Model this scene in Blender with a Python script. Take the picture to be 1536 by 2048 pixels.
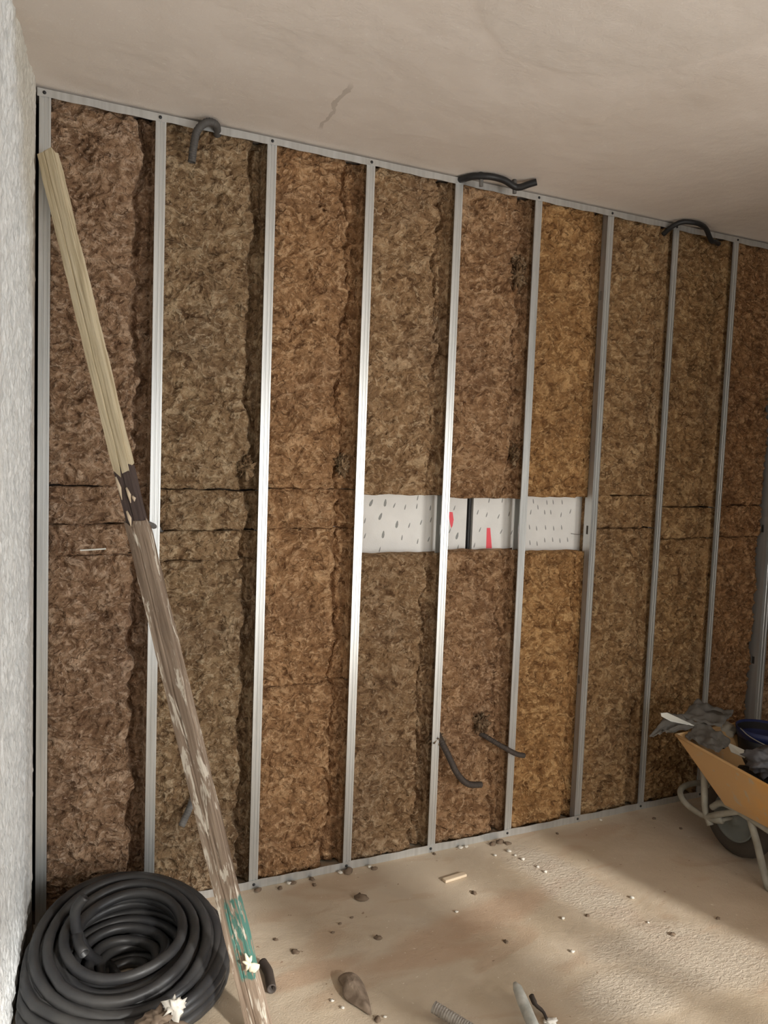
import bpy, bmesh, math, random
import numpy as np
from mathutils import Vector, Matrix

random.seed(7); RNG = np.random.RandomState(5)
scn = bpy.context.scene
for o in list(bpy.data.objects): bpy.data.objects.remove(o)
COL = scn.collection

# ------------------------------------------------------------------ camera
W, H = 1536, 2048
CAM = Vector((0.0, -2.8516, 1.7242)); FPX = 1530.5
yaw, pit, rol = .4309, -.0705, .0370
cy, sy, cp, sp = math.cos(yaw), math.sin(yaw), math.cos(pit), math.sin(pit)
fw = Vector((sy*cp, cy*cp, sp)); rt = Vector((cy, -sy, 0)); up = rt.cross(fw)
r2 = rt*math.cos(rol) + up*math.sin(rol); u2 = up*math.cos(rol) - rt*math.sin(rol)
cd = bpy.data.cameras.new('camera'); cam = bpy.data.objects.new('camera', cd); COL.objects.link(cam)
cam.matrix_world = Matrix(((r2.x, u2.x, -fw.x, CAM.x), (r2.y, u2.y, -fw.y, CAM.y), (r2.z, u2.z, -fw.z, CAM.z), (0, 0, 0, 1)))
cd.sensor_fit = 'VERTICAL'; cd.sensor_height = 36; cd.lens = 36*FPX/H
cd.clip_start = .02
scn.camera = cam

# ------------------------------------------------------------------ light
scn.view_settings.view_transform = 'Standard'; scn.view_settings.look = 'None'
scn.view_settings.gamma = 1; scn.view_settings.use_curve_mapping = False
scn.view_settings.exposure = 0.08
wd = bpy.data.worlds.new('world'); scn.world = wd; wd.use_nodes = True
bg = wd.node_tree.nodes['Background']; bg.inputs[0].default_value = (.72, .85, 1, 1); bg.inputs[1].default_value = 1.2

YB = -4.6          # inner face of the rear wall, behind the photographer
WIN = (2.72, 3.90, .05, 2.10)      # glazed door in the rear wall
WIN2 = (0.90, 2.15, .60, 2.15)     # window on its left
WIN3 = (4.10, 5.30, .05, 2.30)     # wide glazed door on its right
def area(name, x0, x1, z0, z1, energy, color, y=YB-.06):
    l = bpy.data.lights.new(name, 'AREA'); l.shape = 'RECTANGLE'; l.size = x1-x0; l.size_y = z1-z0
    l.energy = energy; l.color = color
    o = bpy.data.objects.new(name, l); COL.objects.link(o)
    o.location = ((x0+x1)/2, y, (z0+z1)/2); o.rotation_euler = (math.radians(90), 0, 0)
    return o
area('daylight_in_middle_door', *WIN, 100, (1, .96, .90))
area('daylight_in_left_window', *WIN2, 30, (1, .97, .93))
area('daylight_in_right_door', *WIN3, 150, (.90, .96, 1))
sl = bpy.data.lights.new('sun', 'SUN'); sl.energy = 3.4; sl.angle = math.radians(3); sl.color = (1, .97, .92)
so = bpy.data.objects.new('sun', sl); COL.objects.link(so)
so.rotation_euler = Vector((-.30, 1, -.45)).to_track_quat('-Z', 'Y').to_euler()

# ------------------------------------------------------------------ noise in numpy
def _grad(seed):
    r = np.random.RandomState(seed); p = r.permutation(512); p = np.concatenate([p, p])
    a = r.rand(512)*2*np.pi
    return p, np.cos(a), np.sin(a)
_G = {}
def pn(x, y, seed=0):
    if seed not in _G: _G[seed] = _grad(seed)
    p, gx, gy = _G[seed]
    xi = np.floor(x).astype(int); yi = np.floor(y).astype(int); xf = x-xi; yf = y-yi
    u = xf*xf*xf*(xf*(xf*6-15)+10); v = yf*yf*yf*(yf*(yf*6-15)+10)
    def g(i, j, dx, dy):
        h = p[(p[(xi+i) & 511]+yi+j) & 511]
        return gx[h]*dx+gy[h]*dy
    a = g(0, 0, xf, yf); b = g(1, 0, xf-1, yf); c = g(0, 1, xf, yf-1); d = g(1, 1, xf-1, yf-1)
    return ((a+(b-a)*u) + ((c+(d-c)*u)-(a+(b-a)*u))*v)*1.5
def fbm(x, y, s=0, o=3):
    t = 0; a = 1; f = 1
    for i in range(o): t = t+a*pn(x*f+i*17.3, y*f-i*9.1, s+i); a *= .5; f *= 2.1
    return t

# ------------------------------------------------------------------ materials
def mat(name, col=(.5, .5, .5), rough=.8, metal=0):
    m = bpy.data.materials.new(name); m.use_nodes = True; b = m.node_tree.nodes['Principled BSDF']
    b.inputs['Base Color'].default_value = (*col, 1); b.inputs['Roughness'].default_value = rough; b.inputs['Metallic'].default_value = metal
    return m
class NT:
    def __init__(s, m): s.t = m.node_tree; s.n = s.t.nodes; s.l = s.t.links; s.b = s.n['Principled BSDF']
    def add(s, typ, ins={}, **kw):
        n = s.n.new(typ)
        for k, v in kw.items(): setattr(n, k, v)
        for k, v in ins.items():
            if hasattr(v, 'links') or isinstance(v, bpy.types.NodeSocket): s.l.new(v, n.inputs[k])
            else: n.inputs[k].default_value = v
        return n
    def obj(s): return s.add('ShaderNodeTexCoord').outputs['Object']
    def mapping(s, v, scale=(1, 1, 1), loc=(0, 0, 0), rot=(0, 0, 0)):
        return s.add('ShaderNodeMapping', {'Vector': v, 'Scale': scale, 'Location': loc, 'Rotation': rot}).outputs[0]
    def noise(s, v, scale, detail=3, rough=.5, dist=0):
        return s.add('ShaderNodeTexNoise', {'Vector': v, 'Scale': scale, 'Detail': detail, 'Roughness': rough, 'Distortion': dist}).outputs[0]
    def ramp(s, f, stops):
        n = s.add('ShaderNodeValToRGB', {'Fac': f}); e = n.color_ramp.elements
        while len(e) < len(stops): e.new(.5)
        for el, (p, c) in zip(e, stops): el.position = p; el.color = (*c, 1) if len(c) == 3 else c
        return n.outputs[0]
    def val(s, f, a, b):     # smooth 0..1 between a and b
        return s.add('ShaderNodeMapRange', {'Value': f, 'From Min': a, 'From Max': b}, clamp=True, interpolation_type='SMOOTHSTEP').outputs[0]
    def math(s, op, a, b=0.0): return s.add('ShaderNodeMath', {0: a, 1: b}, operation=op).outputs[0]
    def mix(s, f, a, b, mode='MIX'):
        n = s.add('ShaderNodeMix', data_type='RGBA', blend_type=mode)
        for i, v in ((0, f), (6, a), (7, b)):
            if isinstance(v, bpy.types.NodeSocket): s.l.new(v, n.inputs[i])
            else: n.inputs[i].default_value = v if i == 0 else (*v, 1)
        return n.outputs[2]
    def color(s, c): s.l.new(c, s.b.inputs['Base Color'])
    def rough(s, c): s.l.new(c, s.b.inputs['Roughness'])
    def bump(s, h, dist=.01, strength=1):
        n = s.add('ShaderNodeBump', {'Height': h, 'Distance': dist, 'Strength': strength}); s.l.new(n.outputs[0], s.b.inputs['Normal'])
def sep(k, v): return k.add('ShaderNodeSeparateXYZ', {0: v}).outputs

# mineral wool: the tint of each batt comes from its object colour
M_wool = mat('mineral_wool', rough=.95); k = NT(M_wool); v = k.obj()
oi = k.add('ShaderNodeObjectInfo').outputs['Color']
vv = k.mapping(v, scale=(1, 1, 1.25))
n1 = k.noise(vv, 10, 3, .55, 2.4); n2 = k.noise(vv, 15, 4, .55, 1.5); n3 = k.noise(v, 2.6, 2, .5, .6); n4 = k.noise(k.mapping(v, loc=(5, 2, 9)), 19, 3, .6, 1.9)
c = k.ramp(n1, [(.30, (.155, .092, .050)), (.46, (.235, .150, .085)), (.58, (.30, .20, .118)), (.70, (.37, .265, .165))])
c = k.mix(k.math('MULTIPLY', k.val(n2, .52, .66), .75), c, (.47, .355, .235))
c = k.mix(k.math('MULTIPLY', k.val(n4, .56, .70), .7), c, (.52, .41, .285))
c = k.mix(k.val(n2, .42, .32), c, (.13, .075, .040))
c = k.mix(k.val(n3, .45, .72), c, (.86, .86, .90), 'MULTIPLY')
c = k.mix(k.math('MULTIPLY', k.val(k.noise(vv, 34, 3, .6, 1.4), .57, .68), .55), c, (.56, .44, .31))
c = k.mix(k.math('MULTIPLY', k.val(k.noise(k.mapping(v, loc=(1, 7, 3)), 25, 3, .6, 1.6), .41, .32), .75), c, (.095, .055, .030))
c = k.mix(1.0, c, oi, 'MULTIPLY'); c = k.mix(1.0, c, (1.16, 1.12, 1.10), 'MULTIPLY'); k.color(c)
k.bump(k.math('ADD', k.math('ADD', n2, k.math('MULTIPLY', n4, .8)), k.math('MULTIPLY', k.noise(v, 80, 3, .6, .8), .35)), .022, 1.0)
k.b.inputs['Specular IOR Level'].default_value = .2

M_steel = mat('galvanised_steel', (.66, .68, .68), .34, .72); k = NT(M_steel); v = k.obj()
n = k.noise(k.mapping(v, scale=(60, 60, 2)), 1, 3)
k.color(k.ramp(n, [(.3, (.54, .55, .54)), (.7, (.66, .67, .66))])); k.rough(k.ramp(n, [(.2, (.30, .30, .30)), (.8, (.42, .42, .42))]))
M_screw = mat('dark_screw', (.03, .03, .032), .45, .5)

M_ceil = mat('ceiling_plaster', rough=.9); k = NT(M_ceil); v = k.obj(); x, y, z = sep(k, v)
c = k.ramp(k.noise(v, 1.4, 3, .5, .4), [(.3, (.67, .595, .53)), (.7, (.75, .675, .61))])
c = k.mix(k.val(k.noise(v, 60, 2), .62, .75), c, (.75, .69, .62))
# hairline crack running from the track into the ceiling
wob = k.math('MULTIPLY', k.math('SUBTRACT', k.noise(v, 14, 3), .5), .06)
dx = k.math('ABSOLUTE', k.math('ADD', k.math('SUBTRACT', k.math('SUBTRACT', x, k.math('MULTIPLY', y, .10)), .954), wob))
wid = k.math('MULTIPLY', k.noise(v, 9, 2), .016)
lin = k.math('LESS_THAN', dx, wid)
lin = k.math('MULTIPLY', lin, k.math('MULTIPLY', k.val(y, -.13, -.17), k.val(y, -.53, -.46)))
c = k.mix(k.math('MULTIPLY', lin, .42), c, (.34, .28, .23))
# edge of a trowelled patch
rr = k.math('SQRT', k.math('ADD', k.math('POWER', k.math('SUBTRACT', x, 1.36), 2.0), k.math('POWER', k.math('ADD', y, 1.32), 2.0)))
rr = k.math('ADD', rr, k.math('MULTIPLY', k.noise(v, 3, 2), .12))
patch = k.val(rr, .50, .47)
c = k.mix(k.math('MULTIPLY', patch, .35), c, (.62, .56, .50)); k.color(c)
k.bump(k.math('ADD', k.math('ADD', k.noise(v, 5, 3, .5), k.math('MULTIPLY', k.noise(v, 130, 3, .6), .10)), k.math('MULTIPLY', patch, .10)), .02, .5)

M_wall = mat('rough_white_plaster', rough=.75); k = NT(M_wall); v = k.obj(); x, y, z = sep(k, v)
n = k.noise(k.mapping(v, scale=(1, 1, .45)), 34, 3, .6, .8)
c = k.ramp(n, [(.3, (.60, .62, .62)), (.6, (.80, .81, .80))])
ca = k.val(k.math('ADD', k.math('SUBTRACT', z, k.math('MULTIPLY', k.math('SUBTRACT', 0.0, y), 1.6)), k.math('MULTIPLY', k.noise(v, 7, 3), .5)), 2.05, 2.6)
c = k.mix(ca, c, (.58, .55, .48))  # brown-grey tint towards the top: lighting painted into the plaster colour
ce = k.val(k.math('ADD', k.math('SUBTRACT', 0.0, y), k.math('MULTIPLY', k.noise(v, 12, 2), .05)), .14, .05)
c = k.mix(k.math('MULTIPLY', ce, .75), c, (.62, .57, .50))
# darker patch low on the wall, rising towards the corner
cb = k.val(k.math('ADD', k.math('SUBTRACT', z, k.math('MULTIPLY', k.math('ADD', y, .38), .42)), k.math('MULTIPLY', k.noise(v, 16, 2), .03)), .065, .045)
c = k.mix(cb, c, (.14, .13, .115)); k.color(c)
k.bump(k.math('ADD', n, k.math('MULTIPLY', k.noise(v, 120, 2), .2)), .010, .8)

M_floor = mat('dusty_screed', rough=.92); k = NT(M_floor); v = k.obj(); x, y, z = sep(k, v)
c = k.ramp(k.noise(v, 2.1, 4, .55, .7), [(.3, (.51, .41, .29)), (.55, (.565, .465, .345)), (.75, (.60, .51, .395))])
st = k.val(k.noise(k.mapping(v, scale=(1, 2.2, 1)), 2.6, 3, .5, .8), .54, .66)
c = k.mix(k.math('MULTIPLY', st, .45), c, (.46, .315, .205))
def blob(cx, cy_, rx, ry, ang=0):
    m = k.mapping(v, loc=(-cx, -cy_, 0)); m = k.mapping(m, rot=(0, 0, -ang)); m = k.mapping(m, scale=(1/rx, 1/ry, 1))
    d = k.add('ShaderNodeVectorMath', {0: m}, operation='LENGTH').outputs['Value']
    return k.val(k.math('ADD', d, k.math('MULTIPLY', k.math('SUBTRACT', k.noise(v, 5, 3), .5), .9)), 1.25, .55)
red = k.math('MAXIMUM', blob(1.55, -.50, .42, .09, .2), k.math('MAXIMUM', blob(1.22, -.62, .3, .06, -.1), blob(.86, -.56, .22, .05, .1)))
c = k.mix(k.math('MULTIPLY', red, .6), c, (.47, .31, .20))
beam_rough = k.math('MAXIMUM', blob(2.02, -.42, .14, .36, .1), k.math('MAXIMUM', blob(2.12, -.95, .34, .2, -.5), blob(1.8, -1.02, .2, .12, 0)))
c = k.mix(k.math('MULTIPLY', beam_rough, .35), c, (.70, .64, .55))  # brightness of the sun beam painted into the floor over its rough patches
c = k.mix(k.val(k.noise(v, 55, 2, .5), .70, .76), c, (.72, .64, .52)); 
c = k.mix(k.val(k.noise(k.mapping(v, loc=(3, 1, 0)), 38, 2, .5), .71, .78), c, (.30, .21, .14)); k.color(c)
hb = k.math('ADD', k.math('MULTIPLY', k.noise(v, 8, 3), .8), k.math('MULTIPLY', k.noise(v, 160, 3, .7), .22))
hb = k.math('ADD', hb, k.math('MULTIPLY', k.math('MULTIPLY', k.noise(k.mapping(v, scale=(1, 1.6, 1)), 48, 4, .7, .5), beam_rough), 1.1))
k.bump(hb, .010, .8)

M_block = mat('dark_masonry', (.10, .095, .09), .9)
M_plainwall = mat('room_plaster', (.4, .37, .33), .9); k = NT(M_plainwall); k.color(k.ramp(k.noise(k.obj(), 2, 3), [(.3, (.34, .32, .29)), (.7, (.42, .40, .36))]))
M_frame = mat('white_window_frame', (.8, .8, .8), .5)

M_foam = mat('white_polystyrene', (.80, .80, .78), .8); k = NT(M_foam); k.color(k.ramp(k.noise(k.obj(), 12, 2), [(.3, (.77, .77, .75)), (.7, (.84, .84, .82))])); k.bump(k.noise(k.obj(), 180, 1), .002, .5)
M_mark = mat('grey_board_mark', (.30, .31, .30), .8)
M_red = mat('red_paint', (.90, .10, .13), .6)

M_rub = mat('black_conduit', (.022, .022, .024), .42); k = NT(M_rub); k.color(k.ramp(k.noise(k.obj(), 9, 3), [(.35, (.026, .026, .028)), (.7, (.050, .048, .046))])); k.rough(k.ramp(k.noise(k.obj(), 20, 3), [(.3, (.34,)*3), (.7, (.55,)*3)]))
M_rubb = mat('black_ceiling_conduit', (.014, .014, .015), .5)
M_dust = mat('dusty_grey_conduit', (.16, .155, .145), .7); k = NT(M_dust); k.color(k.ramp(k.noise(k.obj(), 30, 3), [(.35, (.10, .095, .09)), (.7, (.19, .18, .165))]))
M_hook = mat('dark_dusty_conduit', (.075, .068, .062), .7)
M_brownrub = mat('brown_dusty_conduit', (.055, .042, .034), .7)
M_rod = mat('grey_corrugated_tube', (.33, .30, .26), .7); k = NT(M_rod); k.color(k.ramp(k.noise(k.obj(), 30, 3), [(.35, (.24, .21, .18)), (.7, (.42, .39, .34))]))
M_rod2 = mat('pale_grey_tube', (.46, .46, .42), .7); k = NT(M_rod2); k.color(k.ramp(k.noise(k.obj(), 30, 3), [(.35, (.34, .34, .30)), (.7, (.55, .54, .49))]))

def woodmat(name, stops, teal=None, fleck=None):
    m = mat(name, rough=.8); k = NT(m); v = k.obj()
    g = k.noise(k.mapping(v, scale=(70, 70, 3.0)), 1, 4, .6, .6)
    c = k.ramp(g, stops)
    if fleck:
        f = k.val(k.noise(k.mapping(v, scale=(34, 34, 7)), 1, 4, .65, .8), .53, .60); c = k.mix(f, c, fleck)
    if teal:
        x, y, z = sep(k, v)
        zz = k.math('ADD', z, k.math('MULTIPLY', k.math('SUBTRACT', k.noise(v, 30, 3), .5), .06))
        tm = k.math('MULTIPLY', k.val(zz, teal[0], teal[0]+.012), k.val(zz, teal[1], teal[1]-.012))
        tm = k.math('MULTIPLY', tm, k.val(x, -.014, -.006))
        tm = k.math('MULTIPLY', tm, k.val(k.noise(k.mapping(v, scale=(60, 60, 14)), 1, 4, .65), .57, .50))
        c = k.mix(tm, c, (.065, .175, .14))
    k.color(c); k.bump(g, .004, .9); return m
M_pale = woodmat('pale_timber', [(.3, (.36, .28, .17)), (.5, (.56, .47, .31)), (.7, (.66, .57, .41))])
M_old = woodmat('paint_splashed_timber', [(.3, (.12, .08, .052)), (.48, (.24, .175, .125)), (.7, (.36, .28, .21))], teal=(.185, .425), fleck=(.60, .54, .45))
M_darkw = woodmat('dark_timber', [(.3, (.040, .026, .022)), (.6, (.085, .058, .050)), (.8, (.12, .09, .075))])
M_splin = mat('fresh_splinter', (.62, .50, .36), .8)
M_cream = mat('cream_foam', (.72, .67, .50), .8)
M_paper = mat('crumpled_white_paper', (.80, .76, .68), .8)
M_brownrag = mat('brown_rag', (.20, .145, .10), .9); k = NT(M_brownrag); k.color(k.ramp(k.noise(k.obj(), 25, 3), [(.35, (.13, .09, .06)), (.7, (.29, .22, .16))]))
M_crumb = mat('wool_crumb', (.17, .12, .08), .95)
M_chalk = mat('plaster_crumb', (.72, .68, .60), .9)

M_yel = mat('ochre_tray_paint', rough=.55); k = NT(M_yel); v = k.obj()
c = k.ramp(k.noise(v, 5, 3), [(.35, (.66, .30, .045)), (.6, (.74, .36, .06))])
dull_nose = k.val(k.math('ADD', sep(k, v)[1], k.math('MULTIPLY', k.noise(v, 8, 3), .3)), -.85, -.50)  # nose made duller: its dust plus the dimmer light there, in the colour
c = k.mix(k.math('MULTIPLY', dull_nose, .75), c, (.52, .36, .20)); c = k.mix(k.val(k.noise(v, 22, 4), .6, .7), c, (.50, .38, .24)); k.color(c)
M_tube = mat('dusty_grey_tube', (.30, .285, .235), .7); k = NT(M_tube); k.color(k.ramp(k.noise(k.obj(), 14, 3), [(.3, (.24, .225, .18)), (.7, (.38, .36, .30))]))
M_tyre = mat('dusty_tyre', (.060, .048, .036), .9)
M_rim = mat('grey_wheel_disc', (.17, .18, .165), .7)
M_bag = mat('grey_plastic_bag', (.13, .13, .14), .35)
M_sack = mat('dull_grey_sack', (.13, .12, .105), .85)
M_blue = mat('dark_blue_plastic', (.012, .02, .085), .5)
M_black = mat('black_plastic', (.008, .008, .009), .5)
M_white = mat('white_plastic_strip', (.74, .74, .68), .5)
M_beige = mat('beige_offcut', (.38, .34, .27), .85)

# ------------------------------------------------------------------ mesh helpers
def link(name, me, m=None, parent=None, smooth=False):
    o = bpy.data.objects.new(name, me); COL.objects.link(o)
    if m: me.materials.append(m)
    if smooth: me.polygons.foreach_set('use_smooth', [True]*len(me.polygons))
    if parent:
        o.parent = parent; o.matrix_parent_inverse = Matrix.Identity(4)
        o.location = -parent.location if parent.rotation_euler.x == parent.rotation_euler.z == 0 else (0, 0, 0)
    return o
def tag(o, label, cat, group=None, kind=None):
    o['label'] = label; o['category'] = cat
    if group: o['group'] = group
    if kind: o['kind'] = kind
    return o
def empty(name, loc): 
    o = bpy.data.objects.new(name, None); COL.objects.link(o); o.location = loc; o.empty_display_size = .1; return o
class MB:
    def __init__(s): s.v = []; s.f = []
    def add(s, vs, fs):
        b = len(s.v); s.v += [tuple(p) for p in vs]; s.f += [tuple(i+b for i in f) for f in fs]; return s
    def box(s, x0, x1, y0, y1, z0, z1):
        return s.add([(x0, y0, z0), (x1, y0, z0), (x1, y1, z0), (x0, y1, z0), (x0, y0, z1), (x1, y0, z1), (x1, y1, z1), (x0, y1, z1)],
              [(0, 3, 2, 1), (4, 5, 6, 7), (0, 1, 5, 4), (1, 2, 6, 5), (2, 3, 7, 6), (3, 0, 4, 7)])
    def tube(s, pts, r, n=12, caps=True, hollow=False, rib=0, ribn=1):
        pts = [Vector(p) for p in pts]; N = len(pts); rs = r if isinstance(r, (list, tuple)) else [r]*N
        t = [(pts[min(i+1, N-1)]-pts[max(i-1, 0)]).normalized() for i in range(N)]
        a = t[0].orthogonal().normalized(); vs = []
        for i in range(N):
            a = (a-t[i]*a.dot(t[i])).normalized(); b = t[i].cross(a)
            rr = rs[i]
            for j in range(n):
                q = 2*math.pi*j/n; vs.append(pts[i]+(a*math.cos(q)+b*math.sin(q))*rr)
        fs = [(i*n+j, i*n+(j+1) % n, (i+1)*n+(j+1) % n, (i+1)*n+j) for i in range(N-1) for j in range(n)]
        if hollow:
            for e, sg in ((0, 1), (N-1, -1)):
                base = len(vs); c = pts[e]
                for d, q in ((0, .72), (.02, .70)):
                    for j in range(n): vs.append(c+(vs[e*n+j]-c)*q+t[e]*sg*d)
                for j in range(n):
                    j2 = (j+1) % n; fs.append((e*n+j, e*n+j2, base+j2, base+j)); fs.append((base+j, base+j2, base+n+j2, base+n+j))
                fs.append(tuple(range(base+n, base+2*n)))
        elif caps: fs += [tuple(range(n)), tuple(range((N-1)*n, N*n))]
        return s.add(vs, fs)
    def build(s, name, m, parent=None, smooth=False, bevel=0):
        me = bpy.data.meshes.new(name); me.from_pydata(s.v, [], s.f)
        bm = bmesh.new(); bm.from_mesh(me)
        if bevel: bmesh.ops.bevel(bm, geom=list(bm.edges), offset=bevel, segments=2, affect='EDGES', profile=.6)
        bmesh.ops.recalc_face_normals(bm, faces=bm.faces); bm.to_mesh(me); bm.free()
        return link(name, me, m, parent, smooth)
def catmull(P, n=8):
    P = [Vector(p) for p in P]; P = [P[0]*2-P[1]]+P+[P[-1]*2-P[-2]]; out = []
    for i in range(1, len(P)-2):
        for k_ in range(n):
            t = k_/n; a, b, c, d = P[i-1:i+3]
            out.append(.5*((2*b)+(c-a)*t+(2*a-5*b+4*c-d)*t*t+(3*b-a-3*c+d)*t**3))
    out.append(P[-2]); return out
def grid_mesh(name, V, nu, nv, m, extra=None, smooth=True, parent=None):
    """V: (nu*nv,3) array, row-major in v; closed by a copy of its border pushed back when extra gives that position"""
    idx = np.arange(nu*nv).reshape(nv, nu)
    q = np.stack([idx[:-1, :-1], idx[:-1, 1:], idx[1:, 1:], idx[1:, :-1]], -1).reshape(-1, 4)
    verts = V; faces = [q]; tail = []
    if extra is not None:
        ring = np.concatenate([idx[0, :], idx[1:, -1], idx[-1, -2::-1], idx[-2:0:-1, 0]])
        b = len(V); back = V[ring].copy(); back = extra(back)
        verts = np.concatenate([V, back]); n = len(ring); j = np.arange(n); j2 = (j+1) % n
        faces.append(np.stack([ring[j2], ring[j], b+j, b+j2], -1)); tail = [list(range(b, b+n))]
    Q = np.concatenate(faces); me = bpy.data.meshes.new(name)
    nl = Q.size + sum(len(t) for t in tail); nf = len(Q)+len(tail)
    me.vertices.add(len(verts)); me.vertices.foreach_set('co', verts.astype(np.float32).ravel())
    me.loops.add(nl); me.loops.foreach_set('vertex_index', np.concatenate([Q.ravel()]+[np.array(t) for t in tail]).astype(np.int32))
    me.polygons.add(nf); st = list(range(0, len(Q)*4, 4)); c = len(Q)*4
    for t in tail: st.append(c); c += len(t)
    me.polygons.foreach_set('loop_start', st)
    me.update(calc_edges=True); me.validate()
    return link(name, me, m, parent, smooth)
def lump(name, c, r, m, seed=0, amp=.35, freq=2.0, parent=None, sub=3, rot=0, flat=0):
    bm = bmesh.new(); bmesh.ops.create_icosphere(bm, subdivisions=sub, radius=1)
    R = Matrix.Rotation(rot, 3, 'Z')
    for v_ in bm.verts:
        p = v_.co.copy(); s_ = np.array([p.x*freq+seed]), np.array([p.y*freq+p.z*freq*1.3+seed*.7])
        k_ = 1+amp*float(fbm(s_[0], s_[1], seed % 9, 3)[0])
        v_.co = R @ Vector((p.x*r[0]*k_, p.y*r[1]*k_, p.z*r[2]*k_)) + Vector(c)
        if v_.co.z < flat: v_.co.z = flat
    me = bpy.data.meshes.new(name); bm.to_mesh(me); bm.free()
    return link(name, me, m, parent, True)

# ------------------------------------------------------------------ room shell
def struct(o): o['kind'] = 'structure'; return o
XR = 5.4; ZC = 2.90
struct(MB().box(-1.2, XR+.1, YB-.2, .30, -.1, 0).build('floor', M_floor))
struct(MB().box(-1.2, XR+.1, YB-.2, .30, ZC, ZC+.1).build('ceiling', M_ceil))
struct(MB().box(-.2, XR+.1, .15, .30, 0, ZC).build('wall_back', M_block))
struct(MB().box(2.87, XR, -2.50, -2.40, 0, ZC).build('wall_partition', M_plainwall))
struct(MB().box(XR, XR+.1, YB-.2, .15, 0, ZC).build('wall_right', M_plainwall))
# left wall: real lumps in the plaster near the corner, plain beyond
def wall_x(y): return .003 + .118*y
ys = np.concatenate([np.arange(.0, -.66, -.0045), np.linspace(-.68, YB-.1, 14)]); zs = np.arange(-.005, ZC+.006, .0055)
Y, Z = np.meshgrid(ys, zs)
rel = (fbm(Y*34, Z*24, 11, 3)*.0052 + fbm(Y*9, Z*5, 21, 2)*.003)*np.clip((Y+4)/1, 0, 1)
rel = np.where(Y > -.03, rel*(-Y/.03), rel)
V = np.stack([.003+.118*Y+rel-.001, Y, Z], -1).reshape(-1, 3)
def pushx(b): b[:, 0] -= .12; return b
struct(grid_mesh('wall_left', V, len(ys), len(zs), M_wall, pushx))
struct(MB().box(-.2, .0, .0, .15, 0, ZC).build('trim_1', M_plainwall))
# rear wall with its two windows
w = MB(); z1 = ZC; xc = -1.1
for a, b, c_, d in (WIN2, WIN, WIN3):
    w.box(xc, a, YB-.02, YB, 0, z1); w.box(a, b, YB-.02, YB, 0, c_); w.box(a, b, YB-.02, YB, d, z1); xc = b
w.box(xc, XR, YB-.02, YB, 0, z1)
struct(w.build('wall_rear', M_plainwall))
for i, wn in enumerate((WIN, WIN2, WIN3)):
    f = MB(); a, b, c_, d = wn; t_ = .045; y0, y1 = YB-.02, YB+.03
    f.box(a, a+t_, y0, y1, c_, d); f.box(b-t_, b, y0, y1, c_, d); f.box(a+t_, b-t_, y0, y1, c_, c_+t_); f.box(a+t_, b-t_, y0, y1, d-t_, d)
    mx = 3.04 if i == 0 else (1.52 if i == 1 else 4.7)
    f.box(mx-.045, mx+.045, y0, y1, c_+t_, d-t_)
    struct(f.build('window_%d' % (i+1), M_frame))

# ------------------------------------------------------------------ metal frame
PITCH = .4
def sx(i): return .03 if i == 0 else PITCH*i
ordw = ['first', 'second', 'third', 'fourth', 'fifth', 'sixth', 'seventh', 'eighth', 'ninth', 'tenth', 'eleventh', 'twelfth', 'thirteenth']
HW = .018
def stud_mesh(hw=HW, dep=.05, left=False):
    """a C section: front flange, web on the right (left=True: on the left, with long service holes), lips on the open side"""
    m = MB(); z0, z1 = .003, 2.889; g = .0018
    xs = [(-hw, 0), (-hw*.42, 0), (-hw*.32, g), (-hw*.20, g), (-hw*.10, 0), (hw*.3, 0), (hw*.40, g), (hw*.52, g), (hw*.62, 0), (hw, 0), (hw, .0012), (-hw, .0012)]
    n = len(xs); m.add([(x, y, z) for z in (z0, z1) for x, y in xs], [(i, (i+1) % n, (i+1) % n+n, i+n) for i in range(n)]+[tuple(range(n)), tuple(range(n, 2*n))])
    m.box(-hw, hw, dep-.001, dep, z0, z1)
    q = -hw if left else hw-.001; r = hw-.001 if left else -hw
    m.box(r, r+.001, .0012, .006, z0, z1); m.box(r, r+.001, dep-.006, dep-.001, z0, z1)
    holes = [.70, 1.42, 2.51]; hh = .020; a, b = .017, .030
    m.box(q, q+.001, 0.0012, a, z0, z1); m.box(q, q+.001, b, dep, z0, z1); zc = z0
    for h_ in holes: m.box(q, q+.001, a, b, zc, h_-hh); zc = h_+hh
    m.box(q, q+.001, a, b, zc, z1)
    return m
proto = None
stud_look = {0: 'galvanised steel stud standing against the white plaster wall', 1: 'second galvanised stud from the left wall, partly crossed by the leaning timber',
  2: 'third galvanised stud, tall and bright, right of the leaning timber', 3: 'fourth galvanised stud, at the left end of the white foam opening',
  4: 'fifth galvanised stud with a double rib, crossing the foam beside the red blob mark', 5: 'sixth galvanised stud, between the red stripe on the foam and the last foam board',
  6: 'seventh galvanised stud, at the right end of the white foam opening', 7: 'eighth galvanised stud, topped by the arched black conduit',
  8: 'ninth galvanised stud, rising behind the tip of the wheelbarrow', 9: 'last galvanised stud on the right, cut by the picture edge above the wheelbarrow'}
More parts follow.
